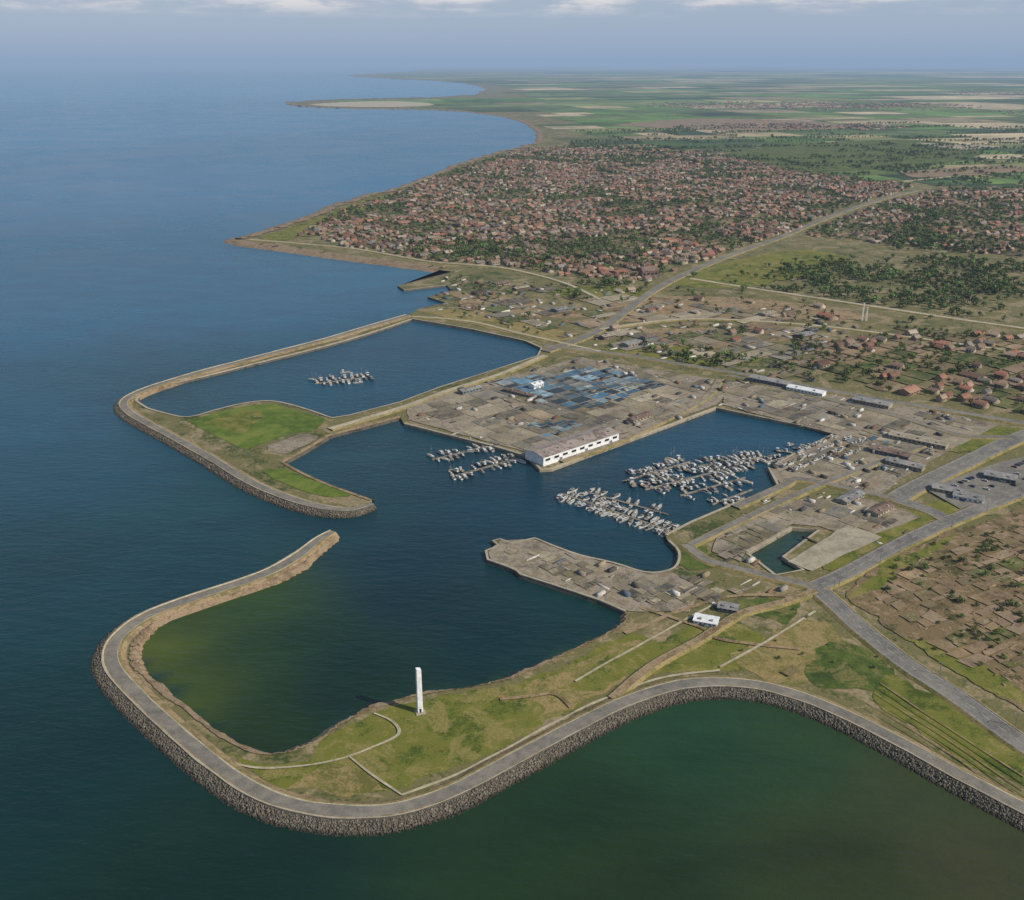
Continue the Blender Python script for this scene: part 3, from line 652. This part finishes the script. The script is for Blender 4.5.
for px,h in ((862,22),(866,17)):
    x,y=W(px,321); e2=bpy.data.objects.new('lattice_mast',None); scene.collection.objects.link(e2); e2.location=(x,y,GZ)
    V=[];Fc=[]
    for sx,sy in ((-1,-1),(1,-1),(1,1),(-1,1)):
        b=len(V); r=.15
        V+=[(sx*.8-r,sy*.8-r,0),(sx*.8+r,sy*.8-r,0),(sx*.8+r,sy*.8+r,0),(sx*.8-r,sy*.8+r,0),(sx*.3-r,sy*.3-r,h),(sx*.3+r,sy*.3-r,h),(sx*.3+r,sy*.3+r,h),(sx*.3-r,sy*.3+r,h)]
        Fc+=[(b,b+1,b+5,b+4),(b+1,b+2,b+6,b+5),(b+2,b+3,b+7,b+6),(b+3,b,b+4,b+7)]
    for z in np.arange(2,h,2.5):
        w=.8-.5*z/h; box(V,Fc,-w,w,-w,-w+.15,z,z+.2); box(V,Fc,-w,w,w-.15,w,z,z+.2); box(V,Fc,-w,-w+.15,-w+.16,w-.16,z,z+.2); box(V,Fc,w-.15,w,-w+.16,w-.16,z,z+.2)
    mk('lattice',V,Fc,M['white'],parent=e2); V=[];Fc=[]; box(V,Fc,-.8,.8,-.8,.8,h,h+.5); mk('head_platform',V,Fc,M['white'],parent=e2)

# boats
def boat_mesh(kind,hullmat,top='hullw'):
    V=[];Fc=[];mi=[]
    L=10;B=3.2
    st=[(-.5,.80,.0),(-.3,.95,0),(0,1,0),(.25,.82,.1),(.4,.5,.3),(.5,.04,.5)]
    for x,w,r in st:
        y=B/2*w; V+=[(x*L,-y*.7,-.3),(x*L,-y,1.1+r),(x*L,y,1.1+r),(x*L,y*.7,-.3)]
    for i in range(5):
        a=i*4; Fc+=[(a,a+4,a+5,a+1),(a+1,a+5,a+6,a+2),(a+2,a+6,a+7,a+3)]; mi+=[0,1,0]
    Fc.append((0,1,2,3)); mi.append(0)
    def bx(*q,m=0):
        n=len(Fc); box(V,Fc,*q); mi.extend([m]*(len(Fc)-n))
    if kind=='motor':
        bx(-2.2,1.8,-1.1,1.1,1.12,2.1,m=3); bx(-1.9,1.9,-1.14,1.14,1.5,1.95,m=2); bx(-2.0,1.2,-1,1,2.11,2.3,m=3); bx(-.4,-.2,-.9,.9,2.3,3.0,m=4); bx(-4.6,-2.6,-1.0,1.0,1.12,1.35,m=2)
    elif kind=='sail':
        bx(-1.5,2.2,-.8,.8,1.12,1.6,m=3); bx(-1.2,1.8,-.83,.83,1.3,1.5,m=2); bx(.6,.7,-.05,.05,1.6,10,m=4); bx(-3.6,.55,-.14,.14,2.3,2.6,m=2); bx(.5,.85,-.8,.8,7,7.06,m=4)
    else:
        bx(1.0,3.0,-1,1,1.3,3.2,m=3); bx(.95,3.06,-1.04,1.04,2.4,2.9,m=2); bx(.8,3.2,-1.15,1.15,3.21,3.4,m=3); bx(-1,-.88,-.06,.06,1.1,6.5,m=4); bx(-4.3,-4.15,-1.1,1.1,3.0,3.15,m=4); bx(-4.3,-4.15,-1.1,-.95,1.1,3.0,m=4); bx(-4.3,-4.15,.95,1.1,1.1,3.0,m=4); bx(-3,-1.3,-.7,.7,1.1,1.7,m=1)
    me=bpy.data.meshes.new(kind+'_boat'); me.from_pydata(V,[],Fc)
    for m in (hullmat,M['slab'],M['dark'],M[top],M['grey']): me.materials.append(m)
    me.polygons.foreach_set('material_index',mi); me.update(); return me
hb=surf('blue_hull',rp((40,60,90),(60,80,110)),rough=.4,simple=True); hd=surf('dark_hull',rp((50,52,56),(80,80,84)),rough=.4,simple=True); hg=surf('grey_hull',rp((140,142,144),(168,168,168)),rough=.4,simple=True)
BM=[('motor_boat',boat_mesh('motor',M['hullw'])),('motor_boat',boat_mesh('motor',hg,'grey')),('motor_boat',boat_mesh('motor',hb)),('sailing_boat',boat_mesh('sail',M['hullw'])),('sailing_boat',boat_mesh('sail',M['white'])),('fishing_boat',boat_mesh('fish',hg)),('fishing_boat',boat_mesh('fish',hb)),('fishing_boat',boat_mesh('fish',hd)),('motor_boat',boat_mesh('motor',M['white'],'grey')),('motor_boat',boat_mesh('motor',hg))]
def boat(x,y,yaw,s,z=0.0):
    nm,me=random.choice(BM); o=bpy.data.objects.new(nm,me); scene.collection.objects.link(o); o.location=(x,y,z); o.rotation_euler=(0,0,yaw); o.scale=(s,s*random.uniform(.85,1.1),s)
def pontoon(p0,p1,step=5.2,s=(.8,1.3),both=True,w=1.6,keep=.9,z=0):
    a=np.array(W(*p0,0));b=np.array(W(*p1,0)); d=b-a; L=np.linalg.norm(d); d/=L; n=np.array([-d[1],d[0]]); ang=math.atan2(d[1],d[0])
    V=[];Fc=[]; box(V,Fc,0,L,-w/2,w/2,-.2,.6)
    for k in range(int(L/12)): box(V,Fc,k*12+5,k*12+5.4,-w/2-.5,-w/2-.05,-.2,1.8)
    o=mk('floating_pontoon',V,Fc,M['conc']); o.location=(a[0],a[1],0); o.rotation_euler=(0,0,ang)
    t=3; skip=0
    while t<L:
        for sd in ((-1,1) if both else (1,)):
            if random.random()<keep:
                sc=random.uniform(*s); q=a+d*t+n*sd*(w/2+5.3*sc+random.uniform(-.3,1.5)); boat(q[0],q[1],ang+sd*math.pi/2+(math.pi if random.random()<.4 else 0)+random.gauss(0,.2),sc)
        t+=step*(.8+.6*random.random())
        if random.random()<.08: t+=step*1.5
pontoon((432,460),(490,446),4.8,(.7,1.15),True,keep=.9); pontoon((452,477),(520,458),4.8,(.7,1.15),True,keep=.9)
pontoon((562,494),(672,532),4.2,(.7,1.15),keep=.95); pontoon((585,492),(668,515),5,(.7,1.0),keep=.6)
pontoon((622,482),(690,462),4.8,(.75,1.4),keep=.92); pontoon((645,490),(755,462),4.6,(.75,1.3),keep=.92); pontoon((680,496),(745,478),5,(.7,1.1),keep=.8); pontoon((700,466),(765,457),4.8,(.8,1.3),keep=.92)
pontoon((770,462),(815,448),5,(.6,1.0),keep=.8)
pontoon((315,384),(372,377),6,(.8,1.2),keep=.85)
pontoon((712,505),(752,490),6,(.6,.9),keep=.6)
for px,py in ((330,377),(345,373),(358,383),(312,380),(453,478),(508,466),(740,500),(726,505),(650,470),(480,440),(470,452),(780,452),(790,446),(770,458)):
    x,y=W(px,py,0); boat(x,y,random.random()*6,random.uniform(.8,1.1))
Eb=[(772,466),(836,436),(870,440),(850,455),(800,474)]
for x,y in scatter(Eb,(4.5,10),2,.72,.8): boat(x,y,.72+random.choice((0,3.14))+random.gauss(0,.12),random.uniform(.5,.9),GZ+.9)
for x,y in scatter([(850,450),(900,435),(950,450),(900,475),(860,470)],(7,12),3,.72,.4): boat(x,y,.72+random.choice((0,3.14)),random.uniform(.5,.8),GZ+.9)

# cars
def car_mesh(col):
    V=[];Fc=[];mi=[]
    pr=[(-2.1,.35,.5),(-2.15,.8,.85),(-1.7,.95,.87),(-1.2,1.42,.72),(.3,1.45,.72),(1.0,.98,.86),(2.0,.82,.82),(2.15,.4,.7)]
    for x,z,w in pr: V+=[(x,-w,z),(x,w,z)]
    for x,z,w in pr: V+=[(x,-w,.3),(x,w,.3)]
    for i in range(7):
        a=2*i;b=16+2*i; Fc+=[(a,a+2,a+3,a+1),(b,b+2,a+2,a),(a+1,a+3,b+3,b+1)]; mi+=[1 if i in(2,4) else 0,0,0]
    Fc+=[(16,0,1,17),(14,30,31,15)]; mi+=[0,0]
    for sx in (-1.3,1.3):
        for sy in (-.88,.7):
            k=len(V); n=8
            for yy in (sy,sy+.18):
                for i in range(n): V.append((sx+.33*math.cos(i*.785),yy,.33+.33*math.sin(i*.785)))
            for i in range(n): j=(i+1)%n; Fc.append((k+i,k+j,k+n+j,k+n+i)); mi.append(1)
            Fc+=[tuple(range(k,k+n)),tuple(range(k+2*n-1,k+n-1,-1))]; mi+=[1,1]
    me=bpy.data.meshes.new('car'); me.from_pydata(V,[],Fc); me.materials.append(col); me.materials.append(M['dark']); me.polygons.foreach_set('material_index',mi); me.update(); return me
CM=[car_mesh(surf('car_paint',rp(c,tuple(min(255,x+10) for x in c)),rough=.35,spec=.5,simple=True)) for c in ((170,170,170),(40,42,46),(90,40,34),(50,66,96),(110,112,112))]
patch('car_park',[(925,490),(1000,463),(1060,450),(1090,462),(1024,490),(960,510)],'asph2')
zcp=zc[0]
for x,y in scatter([(935,492),(1000,468),(1060,455),(1080,463),(1024,484),(960,503)],(3.0,9),.5,.66,.4,m=1):
    o=bpy.data.objects.new('parked_car',random.choice(CM)); scene.collection.objects.link(o); o.location=(x,y,zcp); o.rotation_euler=(0,0,.66+math.pi/2)
def lamp():
    V=[];Fc=[]; box(V,Fc,-.1,.1,-.1,.1,0,9); box(V,Fc,.1,2.2,-.05,.05,8.8,8.92); box(V,Fc,1.5,2.4,-.14,.14,8.66,8.79)
    me=bpy.data.meshes.new('street_lamp'); me.from_pydata(V,[],Fc); me.materials.append(M['steel']); return me
LM=lamp()
for i in (0,1,3):
    nm,pw,w,mt=rsw[i]; pd=densify(pw,1)
    for k in range(12,len(pd)-2,40):
        d=np.array(pd[k+1])-np.array(pd[k]); d/=np.linalg.norm(d)+1e-9; n=np.array([d[1],-d[0]]); q=np.array(pd[k])+n*(w/2+1.2)
        o=bpy.data.objects.new('street_lamp',LM); scene.collection.objects.link(o); o.location=(q[0],q[1],GZ+.3); o.rotation_euler=(0,0,math.atan2(-n[1],-n[0]))

# ---------- haze layer: uniform absorption, scattered daylight put in as the volume's own glow
V=[];Fc=[]; box(V,Fc,-310000,310000,-4000,310000,-8,650)
hm=bpy.data.materials.new('haze'); g=N(hm); D=3.4e-5
ab=g.n('ShaderNodeVolumeAbsorption'); ab.inputs['Color'].default_value=(0,0,0,1); ab.inputs['Density'].default_value=D
em=g.n('ShaderNodeEmission'); em.inputs['Color'].default_value=lin(142,165,194); em.inputs['Strength'].default_value=D
ad=g.n('ShaderNodeAddShader'); g.l(ab.outputs[0],ad.inputs[0]); g.l(em.outputs[0],ad.inputs[1])
o=g.n('ShaderNodeOutputMaterial'); g.l(ad.outputs[0],o.inputs['Volume'])
mk('emissive_haze',V,Fc,hm)

# ---------- light, sky
SE=math.radians(37); AZ=math.radians(115)
sv=Vector((math.sin(AZ)*math.cos(SE),math.cos(AZ)*math.cos(SE),math.sin(SE)))
sd=bpy.data.lights.new('sun','SUN'); sd.energy=4.7; sd.angle=math.radians(.5); sd.color=(1,.93,.82)
so=bpy.data.objects.new('sun',sd); scene.collection.objects.link(so); so.rotation_euler=sv.to_track_quat('Z','Y').to_euler()
wd=bpy.data.worlds.new('World'); scene.world=wd; g=N(wd); ST=.095
sk=g.n('ShaderNodeTexSky'); sk.sky_type='NISHITA'; sk.sun_disc=False; sk.sun_elevation=SE; sk.sun_rotation=AZ; sk.air_density=1.2; sk.dust_density=.8; sk.ozone_density=1.5
tc=g.n('ShaderNodeTexCoord'); sp=g.n('ShaderNodeSeparateXYZ'); g.l(tc.outputs['Generated'],sp.inputs[0])
mp=g.n('ShaderNodeMapping'); mp.inputs['Scale'].default_value=(11,11,60); mp.inputs['Location'].default_value=(1.3,0,.6); g.l(tc.outputs['Generated'],mp.inputs[0])
cn=g.noise(mp.outputs[0],1.0,7,.62,.2)
zz=sp.outputs['Z']
hz=g.ramp(zz,[(0,(.88,.88,.88,1)),(.10,(.75,.75,.75,1)),(.5,(.1,.1,.1,1))])
def sc(r,g_,b): c=lin(r,g_,b); return (c[0]/ST,c[1]/ST,c[2]/ST,1)
hc=g.ramp(zz,[(0,lin(156,176,204)),(.05,lin(168,184,208)),(.3,lin(118,148,188))])
hcs=g.mix(1.0,hc,(1/ST,1/ST,1/ST,1),'MULTIPLY')
sky=g.mix(hz,sk.outputs[0],hcs)
mr=g.n('ShaderNodeMapRange'); mr.inputs[1].default_value=.038; mr.inputs[2].default_value=.050; g.l(zz,mr.inputs[0])
cm=g.ramp(cn,[(.42,(0,0,0,1)),(.56,(1,1,1,1))])
fac=g.math('MULTIPLY',cm,mr.outputs[0])
mr2=g.n('ShaderNodeMapRange'); mr2.inputs[1].default_value=.2; mr2.inputs[2].default_value=.1; g.l(zz,mr2.inputs[0])
fac=g.math('MULTIPLY',fac,mr2.outputs[0])
cloud=g.mix(g.ramp(cn,[(.46,(0,0,0,1)),(.64,(1,1,1,1))]),sc(192,196,208),sc(238,232,228))
c0=g.mix(g.math('MULTIPLY',fac,.85),sky,cloud)
bg=g.n('ShaderNodeBackground'); bg.inputs[1].default_value=ST; g.l(c0,bg.inputs[0]); o=g.n('ShaderNodeOutputWorld'); g.l(bg.outputs[0],o.inputs[0])
# ---------- camera
cd=bpy.data.cameras.new('camera'); cd.sensor_width=36; cd.lens=36*F/1024; cd.clip_start=1; cd.clip_end=900000
co=bpy.data.objects.new('camera',cd); scene.collection.objects.link(co); co.location=(0,0,H); co.rotation_euler=(math.pi/2-P,0,0); scene.camera=co
scene.view_settings.view_transform='Standard'; scene.view_settings.look='None'; scene.view_settings.exposure=0
print('faces',sum(len(o.data.polygons) for o in scene.objects if o.type=='MESH'))
